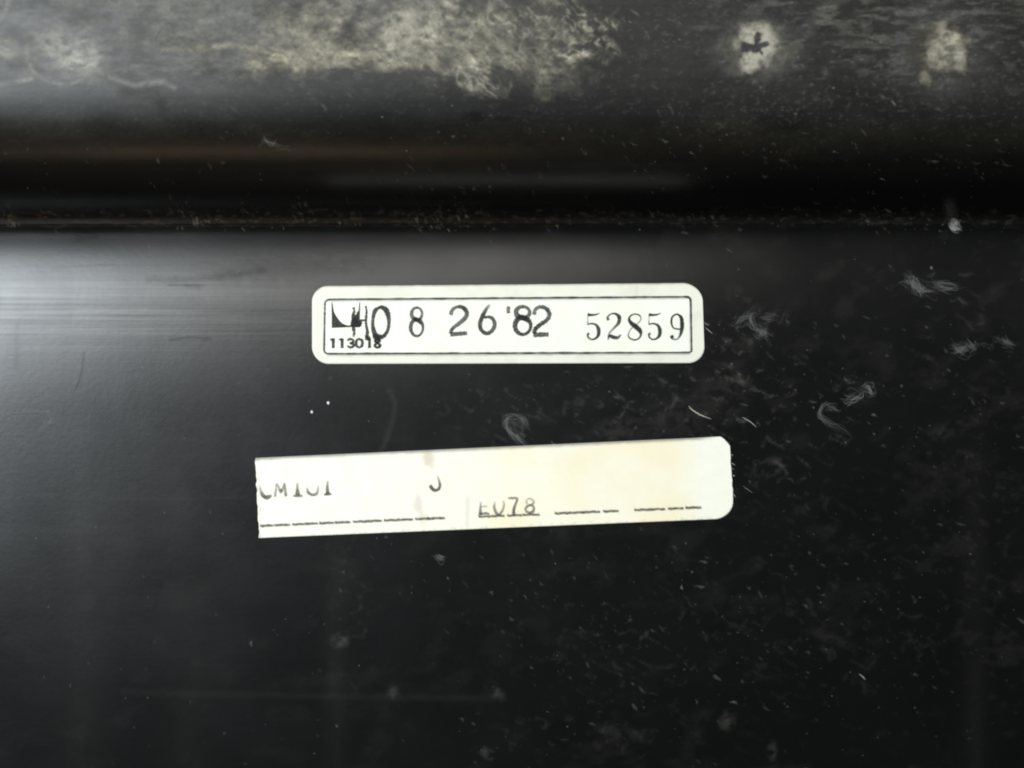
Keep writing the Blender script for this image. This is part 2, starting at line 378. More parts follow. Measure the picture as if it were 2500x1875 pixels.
# ------------------------------------------------------------------ stickers
TH = .00013
def sticker(name, xsl, top, bot, side, mat, field, rows=46):
    """xsl: sorted photograph-plane columns; top/bot: outline functions; side(x,y)->dx for ragged ends"""
    xsl = np.asarray(xsl, float); nc = len(xsl)
    t = np.concatenate([[0, .004, .012], np.linspace(.03, .97, rows), [.988, .996, 1]])
    nr = len(t)
    PXg = np.repeat(xsl[None, :], nr, 0)
    PYg = top(xsl)[None, :] * (1 - t[:, None]) + bot(xsl)[None, :] * t[:, None]
    PXg = PXg + side(PXg, PYg)
    X, Y, Z = on_surface(PXg, PYg)
    A = field(PXg, PYg)
    H = np.full_like(Z, TH); H[0] = H[-1] = TH * .72; H[:, 0] = H[:, -1] = TH * .72
    V = np.stack([X, Y, Z + H], -1).reshape(-1, 3)
    F = grid_faces(nr, nc)[:, ::-1]
    idx = np.arange(nr * nc).reshape(nr, nc)
    ring = np.concatenate([idx[0, :-1], idx[:-1, -1], idx[-1, :0:-1], idx[:0:-1, 0]])
    low = V[ring].copy(); low[:, 2] -= TH * .9
    base = len(V); m = len(ring); k = np.arange(m); k2 = (k + 1) % m
    V = np.concatenate([V, low]); F = np.concatenate([F, np.stack([ring[k], ring[k2], base + k2, base + k], 1)])
    A = {a: np.concatenate([v.ravel(), v.ravel()[ring]]) for a, v in A.items()}
    return make_mesh(name, V, F, mat, A)
def cols(x0, x1, r, n):
    c = r * (1 - np.cos(np.linspace(0, math.pi / 2, 26)))
    return np.unique(np.concatenate([x0 + c, np.linspace(x0 + r, x1 - r, n), x1 - c]))
def corner(x, x0, r):      # how far a rounded corner of radius r eats into the outline at x
    u = np.clip(1 - np.abs(x - x0) / r, 0, 1)
    return r * (1 - np.sqrt(np.clip(1 - u * u, 0, 1)))

def top1(x): return 698.5 - 8.0 * (x - 762) / 955 + corner(x, 762, 38) + corner(x, 1717, 50) * .92
def bot1(x): return 888.5 - 2.2 * (x - 762) / 955 - corner(x, 762, 42) - corner(x, 1717, 40)
def side1(x, y): return 2.5 * smooth(1600, 1717, x) * (y - 780) / 60 * .8
def field1(x, y):
    inn = smooth(790, 796, x) * (1 - smooth(1682, 1690, x)) * smooth(726, 732, y + 6 * (x - 790) / 900) * (1 - smooth(860, 866, y))
    blot = smooth(.5, .7, fbm(x / 45, y / 45, 201, 4))
    gr = .075 * (1 - inn) + .05 * blot * (1 - inn) + .01 * blot
    te = top1(x); be = bot1(x)
    gr = gr + .55 * (1 - smooth(0, 5, y - te)) * (.5 + fbm(x / 20, y / 8, 203, 3)) + .25 * (1 - smooth(0, 3.5, be - y))
    gr = gr + .10 * (1 - smooth(1, 3, np.abs(x - 1553))) * (1 - smooth(715, 722, y)) + .04 * (1 - smooth(0, 30, 792 - x)) * (1 - inn)
    return dict(stain=.10 * (1 - inn) + .10 * blot, grime=np.clip(gr, 0, .8), tan=.03 * smooth(.6, .8, fbm(x / 60, y / 60, 207, 4)))
date_label = sticker("date_label", cols(762, 1717, 44, 220), top1, bot1, side1, M_vinyl, field1)
tag(date_label, "upper cream vinyl sticker with rounded corners and a bordered stamped date and number", "label")

def top2(x): return 1118 - 52.5 * (x - 623) / 1150 + np.where(x > 1762, np.clip((x - 1762) / 26, 0, 1) ** 1.6 * 24, 0)
def bot2(x): return 1313.5 - 47.5 * (x - 628) / 1150 - corner(x, 1788, 44)
def side2(x, y):
    L = 1 - smooth(0, 60, x - 623)
    R = smooth(1700, 1788, x)
    jag = 1.8 * (fbm(y / 14, y * 0 + 1, 211, 4) - .5) * 2
    return L * ((y - 1118) / 195 * 10 + jag * 1.3) + R * (-6 + 8 * smooth(1080, 1240, y) - 3.5 * smooth(1170, 1110, y) * 0 + jag * .7)
def field2(x, y):
    blot = smooth(.30, .75, fbm(x / 130, y / 110, 221, 4))
    mid = smooth(1120, 1250, x) * (1 - smooth(1640, 1740, x))
    st = np.clip(.10 + .50 * mid * (.5 + .5 * blot) + .08 * blot * smooth(850, 1000, x), 0, 1)
    te = top2(x); be = bot2(x); n = fbm(x / 12, y / 12, 223, 4) - .5
    gr = .75 * (1 - smooth(2, 8.5, y - te + 3 * n)) * (1 - smooth(1690, 1765, x)) + .22 * (1 - smooth(0, 3, be - y))
    gr = gr + .20 * smooth(.55, .7, fbm(x / 7, y / 7, 227, 3)) * (1 - smooth(4, 11, be - y)) + .3 * smooth(.56, .68, fbm(x / 5, y / 5, 229, 3)) * (1 - smooth(4, 14, x - 625 - (y - 1118) / 20))
    tan = .36 * blob(x, y, 1046, 1113, 12, 26, 0, .7, n * 1.4) + .30 * blob(x, y, 1022, 1232, 10, 26, -8, .7, n * 1.4) + .16 * blob(x, y, 1034, 1270, 9, 20, 0, .7, n)
    tan = tan + .22 * (1 - smooth(0, 9, np.abs(x - 1141 + 4 * n))) * smooth(1205, 1225, y) * (1 - smooth(1280, 1300, y)) + .05 * blob(x, y, 1390, 1115, 60, 26, 0, .8, n * 2) + .04 * blot * mid
    return dict(stain=st, grime=np.clip(gr, 0, .8), tan=np.clip(tan, 0, 1))
paper_label = sticker("paper_label", cols(623, 1788, 50, 300), top2, bot2, side2, M_paper, field2)
tag(paper_label, "lower yellowed paper sticker, slightly tilted, with faded typed letters and dashed lines", "label")

# ------------------------------------------------------------------ ink (strokes in the plane of the stickers)
_lay = [0]
def catmull(P, n=8):
    P = np.asarray(P, float)
    if len(P) == 2: return P[0] + (P[1] - P[0]) * np.linspace(0, 1, n)[:, None]
    Q = np.vstack([2 * P[0] - P[1], P, 2 * P[-1] - P[-2]]); out = []
    for i in range(1, len(Q) - 2):
        t = np.linspace(0, 1, n, endpoint=False)[:, None]
        a, b, c, d = Q[i-1], Q[i], Q[i+1], Q[i+2]
        out.append(.5 * (2*b + (c-a)*t + (2*a-5*b+4*c-d)*t**2 + (-a+3*b-3*c+d)*t**3))
    out.append(P[-1][None]); return np.vstack(out)
class Ink:
    def __init__(s, bold=1.0): s.bold = bold; s.V = []; s.F = []; s.A = []; s.n = 0
    def _add(s, P, F, A, lift):
        X, Y, Z = on_surface(P[:, 0], P[:, 1])
        _lay[0] = (_lay[0] + 1) % 12
        s.V.append(np.stack([X, Y, Z + TH + lift + _lay[0] * 1.2e-6], 1)); s.F.append(np.asarray(F) + s.n); s.A.append(A); s.n += len(P)
    def stroke(s, pts, w, a=1.0, soft=1.5, n=8, jit=.5):
        """pts: [(x,y)] or [(x,y,width[,alpha])]"""
        P = np.array([[p[0], p[1], p[2] if len(p) > 2 else w, p[3] if len(p) > 3 else a] for p in pts], float)
        P[:, 2] *= s.bold; C = catmull(P, n); c = C[:, :2]
        d = np.gradient(c, axis=0); L = np.hypot(d[:, 0], d[:, 1])[:, None] + 1e-9; d = d / L
        c = np.vstack([c[0] - d[0] * soft, c, c[-1] + d[-1] * soft]); d = np.vstack([d[:1], d, d[-1:]])
        w_ = np.concatenate([[C[0, 2]], C[:, 2], [C[-1, 2]]]) / 2 * (1 + jit * .5 * (rng.random(len(c)) - .5)); al = np.concatenate([[0], C[:, 3], [0]])
        al = np.clip(al, 0, 1); w_ = np.maximum(w_, .3)
        nrm = np.stack([-d[:, 1], d[:, 0]], 1)
        offs = [-(w_ + soft * .5), -np.maximum(w_ - soft * .5, .1), np.maximum(w_ - soft * .5, .1), w_ + soft * .5]
        P = np.stack([c + nrm * o[:, None] for o in offs], 1).reshape(-1, 2)
        A = np.stack([al * 0, al, al, al * 0], 1).ravel()
        s._add(P, grid_faces(len(c), 4), A, 8e-6)
    def band(s, A_, B_, a=1.0, n=6, soft=1.5):
        A_ = catmull(A_, n); B_ = catmull(B_, n)
        dirv = B_ - A_; L = np.hypot(dirv[:, 0], dirv[:, 1])[:, None] + 1e-6; u = dirv / L
        q = np.minimum(soft * .5, L * .45)
        P = np.stack([A_ - u * soft * .5, A_ + u * q, B_ - u * q, B_ + u * soft * .5], 1).reshape(-1, 2)
        al = np.full(len(A_), a)
        s._add(P, grid_faces(len(A_), 4), np.stack([al * 0, al, al, al * 0], 1).ravel(), 8e-6)
    def build(s, name, mat, parent):
        return make_mesh(name, np.vstack(s.V), np.vstack(s.F), mat, dict(cover=np.concatenate(s.A)), parent)
def crop(ox, oy, k):
    return lambda pts: [(ox + p[0] * k, oy + p[1] * k, *p[2:]) for p in pts]
c1 = crop(740, 670, 520 / 2212); c2 = crop(1200, 670, 540 / 2212); c3 = crop(600, 1050, 600 / 2212); c4 = crop(1150, 1050, 660 / 2212)

# border of the upper sticker
bd = Ink(1.2)
def line(p, q, n=60, w=3.6, a=.88):
    t = np.linspace(0, 1, n)
    return [(p[0] + (q[0] - p[0]) * k, p[1] + (q[1] - p[1]) * k + .5 * (rng.random() - .5), w * (.8 + .4 * rng.random()), a * (.8 + .25 * rng.random())) for k in t]
bd.stroke(line((806, 731), (1676, 724.5)), 3.6, n=2)
bd.stroke(line((806, 863.5), (1682, 860.5)), 3.6, n=2)
bd.stroke(line((793.5, 742), (791.5, 853), 20), 3.2, n=2)
bd.stroke(line((1686.5, 735), (1688.5, 858), 20), 3.2, n=2)
bd.stroke([(806, 731), (799, 732.5), (794.5, 737), (793.5, 742)], 3.4, .85)
bd.stroke([(791.5, 853), (793, 859), (798, 863), (806, 863.5)], 3.4, .85)
bd.stroke([(1674, 724.5), (1680, 725.5), (1685, 730), (1686.5, 736)], 4.6, .85)
bd.stroke([(1682, 860.5), (1688.5, 858)], 3.4, .8)
# a second, softer and greyer line offset from the print
for p, q in (((800, 734.5), (1680, 728)), ((800, 867), (1684, 864))): bd.stroke(line(p, q, 60, 4.0, .25), 3, n=2, soft=3)
bd.stroke(line((1684, 734), (1685.5, 858), 20, 4, .22), 3, n=2, soft=3)
bd.build("border_line", M_print, date_label)

# emblem: a square with a cut-away curve, overstamped
lg = Ink()
lg.band(c1([(296, 290), (297, 360), (298, 430), (298, 500), (299, 545), (300, 556)]), c1([(304, 290), (322, 385), (350, 440), (392, 495), (430, 520), (470, 530)]), .93)
lg.band(c1([(300, 556), (380, 553), (460, 548), (520, 548), (590, 548)]), c1([(470, 530), (478, 530), (500, 522), (535, 500), (560, 470)]), .93)
lg.band(c1([(590, 548), (591, 480), (592, 400), (594, 290)]), c1([(545, 490), (562, 440), (574, 380), (585, 290)]), .75)
lg.build("emblem", M_print, date_label)

st = Ink(1.3)
o = c1
st.bold = .95
# ragged overstamped four
st.stroke(o([(525, 345, 7, .75), (532, 380, 6, .8), (522, 420, 9, 1), (530, 480, 14, 1), (525, 560, 9, 1), (532, 600, 7, .9), (525, 645, 5, .7)]), 6, jit=1.4)
st.stroke(o([(575, 385, 5, .8), (560, 430, 8, 1), (545, 470, 14, 1), (515, 505, 12, 1)]), 7, jit=1.2)
st.stroke(o([(500, 498, 13, 1), (545, 505, 19, 1), (585, 500, 16, 1), (610, 478, 6, 1), (650, 478, 6, 1)]), 7, jit=1)
st.stroke(o([(560, 530, 10, 1), (595, 535, 5, .9), (600, 505, 5, .8)]), 5, jit=1)
st.stroke(o([(650, 330, 6, .9), (660, 380, 5, .95), (655, 450, 6, 1), (655, 520, 6.5, 1), (668, 590, 7, 1), (662, 640, 10, 1), (650, 680, 5, .7)]), 6, jit=1.1)
st.stroke(o([(668, 640, 9, 1), (690, 668, 7, .9)]), 6, jit=1)
st.bold = 1.3
# 0
st.stroke(o([(790, 345, 5.5, .9), (750, 375, 8, .95), (728, 450, 6, .9), (725, 540, 7, .95), (750, 625, 10, 1), (800, 650, 9, 1), (850, 630, 7, .9), (885, 560, 6, .85), (890, 460, 8, .9), (865, 375, 10, 1), (820, 342, 8, 1), (785, 345, 5, .9)]), 7, jit=.6)
st.stroke(o([(740, 630, 8, 1), (765, 665, 12, 1), (780, 695, 8, .8)]), 8, jit=1.2)
st.stroke(o([(860, 600, 3, .6), (835, 640, 6, .7)]), 5)
# 8
def eight(L, R, T, Mi, B, w, k, al=.85):
    cx = (L + R) / 2
    def loop(c, rx, ry, a0, ph):
        q = np.linspace(0, 2 * math.pi, 15)
        st.stroke(k([(cx + rx * math.sin(t), c - ry * math.cos(t), w * (.92 + .22 * math.cos(t + ph)), a0) for t in q]), w, jit=.4, n=5)
    d = (B - T) * .015
    loop((T + Mi + d) / 2, (R - L) * .43, (Mi + d - T) / 2, al * .88, 2.4)
    loop((Mi - d + B) / 2, (R - L) * .5, (B - Mi + d) / 2, al, .8)
    st.stroke(k([(L + (R - L) * .22, Mi - (Mi - T) * .22, w * .6, al), (cx, Mi, w * 1.0, 1), (R - (R - L) * .14, Mi + (B - Mi) * .26, w * .6, al)]), w)
eight(1118, 1245, 345, 470, 640, 6.5, c1)
# 2
def two(pts, k, w): st.stroke(k(pts), w, .8, jit=.7)
two([(1535, 420, 8, .7), (1550, 370, 7, .7), (1600, 338, 6, .8), (1660, 345, 8.5, 1), (1700, 395, 8, .9), (1685, 450, 8, .8), (1620, 510, 8, .75), (1555, 560, 7, .8), (1530, 610, 6.5, .85)], c1, 8)
two([(1530, 625, 7, .7), (1600, 618, 8, .85), (1700, 610, 7, .8)], c1, 8)
# 6
st.stroke(c1([(1935, 318, 5, .45), (1900, 365, 6, .75), (1865, 430, 8, 1), (1838, 510, 8, .85), (1850, 575, 7.5, .9), (1900, 612, 7, .95), (1955, 592, 7, .85), (1990, 530, 7, .8), (1975, 470, 7, .85), (1935, 442, 6, .9), (1880, 448, 5, .9)]), 7, jit=.6)
# apostrophe
st.stroke(c1([(2135, 335, 6.5, .8), (2130, 370, 7, .65), (2135, 400, 7, .85)]), 6, jit=1)
# 82
eight(235, 392, 322, 432, 600, 8.5, c2, .9)
two([(425, 400, 7, .7), (440, 350, 7, .7), (490, 325, 7.5, .8), (550, 345, 8, .9), (578, 400, 8, .8), (555, 455, 8, .85), (490, 500, 8, .95), (440, 545, 8, .95), (425, 590, 8, .9)], c2, 8)
two([(420, 605, 8, .8), (500, 602, 9, .85), (568, 600, 8, .8)], c2, 8)
st.build("date_stamp", M_stamp, date_label)

sn = Ink(1.25)
def five(dx, k):
    P = lambda pts: k([(p[0] + dx, *p[1:]) for p in pts])
    sn.band(P([(962, 385), (985, 392), (1020, 396), (1050, 392), (1082, 385)]), P([(962, 420), (985, 418), (1020, 415), (1048, 408), (1082, 390)]), .95)
    sn.stroke(P([(962, 400, 2.2, .4), (962, 450, 2, .35), (962, 492, 2.4, .7)]), 2)
    sn.stroke(P([(962, 500, 2.6, .9), (1000, 492, 3, .9), (1045, 505, 4.5, .9), (1070, 550, 7.5, .85), (1068, 605, 6.5, .9), (1040, 640, 4, .9), (1000, 650, 3, .9), (968, 630, 3.2, .85), (962, 600, 4, .8), (975, 590, 4.5, .7)]), 4, jit=.3)
five(0, c2); five(612, c2)
sn.stroke(c2([(1168, 455, 6, .8), (1160, 430, 4, .7), (1190, 398, 3, .7), (1235, 393, 4, .85), (1275, 425, 7.5, .9), (1270, 485, 6.5, .8), (1220, 540, 4, .6), (1180, 585, 3, .6), (1168, 625, 3, .7)]), 4, jit=.3)
sn.stroke(c2([(1165, 655, 2, .5), (1180, 615, 6, .8), (1220, 628, 7, .9), (1260, 632, 6, .8), (1292, 605, 3, .6)]), 4, jit=.3)
sn.stroke(c2([(1480, 410, 2.4, .9), (1440, 396, 2.6, .9), (1395, 410, 3.2, .8), (1375, 450, 5, .9), (1400, 490, 8, 1), (1445, 525, 9.5, 1), (1485, 565, 8, 1), (1492, 610, 4, .8), (1465, 645, 3, .85), (1425, 655, 3, .9), (1380, 635, 2.8, .9), (1368, 600, 2.6, .6), (1395, 545, 2.2, .5), (1450, 500, 2.2, .4), (1488, 460, 2.6, .5), (1490, 425, 2.8, .6), (1470, 402, 2.4, .8)]), 3, jit=.3)
sn.stroke(c2([(1880, 410, 3, .8), (1850, 398, 3.2, .95), (1808, 425, 3.6, .9), (1798, 480, 4, .9), (1815, 530, 3.2, .8), (1850, 545, 3, .9), (1885, 548, 3, .9)]), 3, jit=.3)
sn.stroke(c2([(1862, 400, 3, .9), (1895, 430, 6.5, .95), (1905, 500, 8, 1), (1900, 560, 7, .9), (1880, 620, 4, .75), (1850, 650, 2.6, .6), (1815, 645, 3.4, .8), (1800, 625, 6, .95), (1818, 618, 5, .9)]), 4, jit=.3)
sn.build("serial_number", M_print, date_label)

pn = Ink()
def one(x): pn.stroke(c1([(x - 26, 678, 3.5, .75), (x - 10, 676, 5, .85), (x + 4, 672, 6, .9)]), 5); pn.stroke(c1([(x + 6, 668, 7.5, .85), (x + 6, 762, 7.5, .85)]), 7)
one(308); one(400); one(684)
pn.stroke(c1([(462, 685, 5), (490, 670, 5.5), (520, 685, 6), (515, 708, 6), (490, 714, 5), (518, 722, 6), (525, 742, 6.5), (495, 758, 6), (462, 745, 5)]), 6, .85)
pn.stroke(c1([(583, 668, 5), (556, 688, 7), (553, 735, 7), (583, 758, 5), (612, 738, 7), (614, 690, 7), (583, 668, 5)]), 6, .85)
pn.stroke(c1([(772, 712, 5), (748, 695, 6), (770, 672, 5), (798, 690, 6), (772, 712, 5), (745, 738, 7), (772, 760, 6), (802, 738, 7), (772, 712, 5)]), 6, .88)
pn.build("printed_number", M_print, date_label)

# lower sticker: half-struck typed characters and rows of dashes
ty = Ink(1.15)
ty.stroke(c3([(128, 500, 3, .12), (135, 545, 6, .5), (158, 590, 8, .85), (190, 606, 9, .9), (228, 590, 6, .7)]), 5, soft=3)
ty.stroke(c3([(265, 596, 5, .6), (272, 540, 4, .5), (280, 485, 4, .4), (300, 520, 5, .5), (318, 555, 6, .75), (335, 520, 5, .55), (350, 480, 4, .4), (356, 535, 5, .6), (362, 592, 6, .7)]), 5, soft=2.6)
ty.stroke(c3([(465, 480, 4, .45), (465, 530, 6, .7), (468, 580, 10, .9)]), 5, soft=2.6); ty.stroke(c3([(430, 592, 4, .6), (468, 590, 6, .8), (508, 592, 4, .6)]), 5, soft=2.6)
ty.stroke(c3([(552, 520, 4, .3), (562, 560, 6, .7), (600, 582, 6, .75), (640, 570, 6, .6), (652, 520, 4, .35), (650, 490, 3, .15)]), 5, soft=2.8)
ty.stroke(c3([(738, 460, 3.5, .4), (735, 520, 6, .75), (738, 572, 9, .95)]), 5, soft=2.4); ty.stroke(c3([(708, 580, 4, .7), (738, 578, 5, .9), (768, 576, 4, .7)]), 5, soft=2.4)
ty.build('typed_code', M_faded, paper_label); ty = Ink(1.15)
ty.stroke(c3([(1725, 415, 3, .3), (1740, 455, 4.5, .55), (1748, 500, 6, .8), (1735, 530, 6, .95), (1705, 543, 6, .95), (1680, 528, 7, .95), (1660, 500, 7, .9)]), 5, soft=2.2)
ty.build('typed_letter', M_faded, paper_label); ty = Ink(1.15)
ty.stroke(c4([(80, 590, 4, .3), (76, 640, 5, .6), (78, 690, 8, .85)]), 5, soft=2.4); ty.stroke(c4([(85, 628, 4, .35), (130, 622, 4, .3)]), 4, soft=2.4); ty.stroke(c4([(80, 688, 4, .6), (115, 680, 5, .7), (150, 688, 4, .7)]), 4)
ty.stroke(c4([(195, 590, 3, .3), (190, 630, 5, .6), (205, 675, 6, .7), (230, 692, 6, .75), (255, 660, 5, .5), (270, 615, 4, .5), (265, 580, 3, .3)]), 4, soft=2.4)
ty.stroke(c4([(305, 558, 4, .5), (340, 556, 5, .65), (378, 562, 5, .6), (362, 610, 5, .7), (350, 650, 6, .8), (350, 690, 7, .9)]), 5, soft=2.2)
ty.stroke(c4([(460, 600, 4, .5), (450, 580, 4, .3), (480, 560, 4, .35), (512, 580, 4, .4), (500, 608, 5, .6), (465, 620, 5, .6), (445, 650, 5, .6), (475, 678, 6, .7), (510, 660, 6, .7), (512, 630, 5, .6), (490, 612, 4, .5)]), 4, soft=2.2)
ty.build("typed_code", M_faded, paper_label)
da = Ink(1.0)
def dash(k, x0, x1, ya, yb, X0, X1, w=5.5):
    n = max(4, int((x1 - x0) / 16)); pts = []
    for t in np.linspace(0, 1, n):
        x = x0 + (x1 - x0) * t; y = ya + (yb - ya) * (x - X0) / (X1 - X0)
        pts.append((x, y + 2.4 * (rng.random() - .5) + (-2 if t < .12 else 1.5 * math.sin(t * 9)), w * (.85 + .35 * rng.random()), .75 + .25 * rng.random()))
    da.stroke(k(pts), w, n=4, soft=3.2, jit=.1)
for a, b in ((135, 245), (262, 395), (425, 532), (545, 645), (668, 790), (808, 935), (970, 1088), (1102, 1220), (1250, 1362), (1372, 1500), (1530, 1650), (1640, 1785)): dash(c3, a, b, 862, 790, 135, 1785)
da.build('dashed_line', M_faded, paper_label); da = Ink(1.0)
for a, b in ((65, 165), (175, 268), (300, 412), (428, 555)): dash(c4, a, b, 708, 690, 65, 555, 5.0)
da.build('dashed_line', M_faded, paper_label); da = Ink(1.0)
for a, b in ((690, 803), (808, 932), (940, 1050), (1085, 1202)): dash(c4, a, b, 682, 661, 690, 1202)
da.build('dashed_line', M_faded, paper_label); da = Ink(1.0)
for a, b in ((1340, 1462), (1466, 1582), (1615, 1732), (1758, 1880)): dash(c4, a, b, 655, 632, 1340, 1880)
da.build("dashed_line", M_faded, paper_label)

# ------------------------------------------------------------------ loose dust, lint and fibres
class Flakes:
    def __init__(s): s.V = []; s.F = []; s.A = []; s.T = []; s.n = 0
    def add(s, px, py, L, w, ang, al, tone=0, lift=None):
        k = 8; a = np.arange(k) * 2 * math.pi / k
        r = .75 + .5 * rng.random(k)
        u = np.cos(a) * L / 2 * r; v = np.sin(a) * w / 2 * r
        v = v + (u / (L / 2)) ** 2 * w * (rng.random() - .5) * 1.2
        c, s_ = math.cos(ang), math.sin(ang)
        X = np.concatenate([[px], px + (u * .45) * c - (v * .45) * s_, px + u * c - v * s_])
        Y = np.concatenate([[py], py + (u * .45) * s_ + (v * .45) * c, py + u * s_ + v * c])
        lf = (8e-6 + rng.random() * 3e-5) if lift is None else lift
        Z = np.full(17, lf); Z[0] += min(w, 6) * 1.0e-5; Z[1:9] += min(w, 6) * .7e-5
        s.V.append(np.stack([X, Y, Z], 1))
        F = []
        for i in range(k):
            j = (i + 1) % k
            F.append((0, 1 + i, 1 + j)); F.append((1 + i, 9 + i, 9 + j)); F.append((1 + i, 9 + j, 1 + j))
        s.F.append(np.array(F)[:, ::-1] + s.n); s.A.append(np.concatenate([[al], np.full(k, al * (.35 + .5 * rng.random())), np.zeros(k)])); s.T.append(np.full(17, tone)); s.n += 17
    def build(s, name, mat, parent=None):
        P = np.vstack(s.V); X, Y, Z = on_surface(P[:, 0], P[:, 1])
        return make_mesh(name, np.stack([X, Y, Z + P[:, 2]], 1), np.vstack(s.F), mat, dict(cover=np.concatenate(s.A), tone=np.concatenate(s.T)), parent)
def in_sticker(x, y, m=2):
    a = (760 - m < x < 1720 + m) and (688 - m < y < 890 + m)
    b = (621 - m < x < 1792 + m) and (1118 - 52.5 * (x - 623) / 1150 - m < y < 1314 - 47.5 * (x - 628) / 1150 + m)
    return a or b
def direction(x, y): return math.radians(58 - 30 * (x - 300) / 2000) + rng.normal() * .33
dust = Flakes()
clump = [(1700, 1000, 260, 120), (1850, 880, 180, 140), (2200, 900, 200, 250), (1150, 985, 200, 70), (1300, 1500, 500, 250), (1900, 1500, 500, 300), (1500, 960, 200, 60)]
def density(x, y):
    if y < 430: d = .25 + .35 * smooth(1200, 1700, x) + .1 * (y < 250)
    elif y < 480: d = .35
    elif y < 565: d = (1.0 if x < 1300 else .7) * smooth(.3, .6, vnoise(np.array(x / 45.), np.array(1.5), 311))
    else:
        d = .03 + .06 * min(max((x - 700) / 700, 0), 1)
        for cx, cy, rx, ry in clump: d += .17 * math.exp(-((x - cx) / rx) ** 2 - ((y - cy) / ry) ** 2)
    return d
cnt = 0
while cnt < 2300:
    x = rng.uniform(-60, 2560); y = rng.uniform(-40, 1920)
    if rng.random() < .05: y = rng.normal(530, 12)
    if rng.random() > density(x, y) or in_sticker(x, y): continue
    # dust gathers unevenly
    if vnoise(np.array(x / 60.), np.array(y / 40.), 301) < .35 * rng.random() + .15: continue
    fade = float(vnoise(np.array(x / 110.), np.array(y / 90.), 321))
    L = 4 + rng.exponential(7.5); w = 2.0 + L * rng.uniform(.08, .6)
    al = min(.015 + .05 * rng.random() ** 4 + rng.exponential(.035), .5) * (.65 + .6 * fade)
    tone = .1 * rng.random()
    if 470 < y < 560: tone = rng.uniform(.4, 1); al = min(al * 1.2 * (1.2 if x < 1200 else .8), .5)
    elif y < 450 and x < 1500: tone = .3 * rng.random(); al *= .9
    if x < 1000 and y > 565: al *= .75; L *= .7
    dust.add(x, y, min(L, 34), min(w, 9), direction(x, y), al, tone); cnt += 1
# tiny bright grains
for _ in range(150):
    x = rng.uniform(0, 2500); y = rng.uniform(0, 1875)
    if in_sticker(x, y): continue
    dust.add(x, y, rng.uniform(3.5, 7), rng.uniform(2.5, 4), direction(x, y), rng.uniform(.10, .45), .1 * rng.random())
dob = dust.build("dust", M_dust)
tag(dob, "scattered pale dust flecks strewn over the black plastic and packed in the groove", "dust", kind="stuff")

def strands(name, paths, label, cat, w=1.4, al=.35, mat=None, n=10, parent=None, spread=6, each=6, rise=2e-5):
    al = al * (.24 if each > 1 else .85); each = each if each == 1 else int(each * 2.2); w = w if each == 1 else w * .85
    V = []; F = []; A = []; k0 = 0
    for pth in paths:
        for e in range(each):
            P = np.asarray(pth, float); P = P + rng.normal(size=P.shape) * spread * (.25 if each == 1 else .5 + 1.6 * rng.random())
            if each > 1:
                a, b = sorted(rng.random(2)); a = a * .5; b = .5 + b * .5
            else: a, b = 0, 1
            C = catmull(P, n); i0, i1 = int(a * (len(C) - 1)), int(b * (len(C) - 1)) + 1
            C = C[i0:max(i1, i0 + 3)]
            d = np.gradient(C, axis=0); d /= np.hypot(d[:, 0], d[:, 1])[:, None] + 1e-9; nr = np.stack([-d[:, 1], d[:, 0]], 1)
            t = np.linspace(0, 1, len(C)); ww = (w if each == 1 else w * 1.15) * np.sqrt(np.clip(np.sin(t * math.pi), .05, 1)) * (.5 + .9 * rng.random())
            lf = 2e-5 + rise * rng.random() * np.sin(t * math.pi * (1 + rng.random()))
            alv = al * (.25 + .6 * rng.random()) * (1.5 if each == 1 else 1)
            for q in range(4):   # four-sided thread
                ang = q * math.pi / 2
                Q = C + nr * (math.cos(ang) * ww / 2)[:, None]
                X, Y, Z = on_surface(Q[:, 0], Q[:, 1])
                V.append(np.stack([X, Y, Z + lf + ww / K * .5 * (1 + math.sin(ang))], 1)); A.append(np.full(len(C), alv))
            m = len(C); i = np.arange(m - 1)
            for q in range(4):
                q2 = (q + 1) % 4
                F.append(np.stack([k0 + q * m + i, k0 + q * m + i + 1, k0 + q2 * m + i + 1, k0 + q2 * m + i], 1))
            k0 += 4 * m
    o = make_mesh(name, np.vstack(V), np.vstack(F), mat or M_lint, dict(cover=np.concatenate(A)), parent)
    if label: tag(o, label, cat)
    return o
strands("fibre", [[(1681, 991), (1692, 1002), (1712, 1014), (1736, 1023)]], "pale curved fibre, the brightest, lying between the two stickers near their right ends", "fibre", 3.4, 1, M_fibre, each=1, spread=.6)
strands("fibre", [[(1812, 1018), (1832, 1030), (1847, 1043)]], "faint thin straight fibre just above and right of the paper sticker's cut corner", "fibre", 1.8, .7, each=1, spread=.5)
strands("fibre", [[(1813, 1186), (1825, 1195), (1838, 1203)]], "thin straight fibre to the right of the paper sticker's lower right end", "fibre", 1.8, .7, each=1, spread=.5)
strands("fibre", [[(2097, 1645), (2106, 1652), (2113, 1660)]], "short yellowish fibre on the bare plastic near the lower right corner", "fibre", 4.2, .8, M_dust, each=1, spread=.4)
strands("lint_tuft", [[(1290, 1045), (1272, 1022), (1252, 1016), (1236, 1030), (1240, 1050), (1262, 1072), (1285, 1092)], [(1240, 1040), (1252, 1060), (1275, 1075), (1288, 1092)], [(1265, 1020), (1282, 1024), (1293, 1048)]],
        "curled grey lint tuft touching the top edge of the paper sticker", "lint", 1.6, .26, each=9, spread=4)
strands("lint_tuft", [[(2195, 690), (2225, 690), (2250, 712), (2285, 712)], [(2270, 690), (2310, 700), (2345, 702)], [(2225, 675), (2232, 700), (2255, 715)]],
        "wispy grey lint streak near the right edge, above the others on the flat panel", "lint", 2.2, .20, each=13, spread=6)
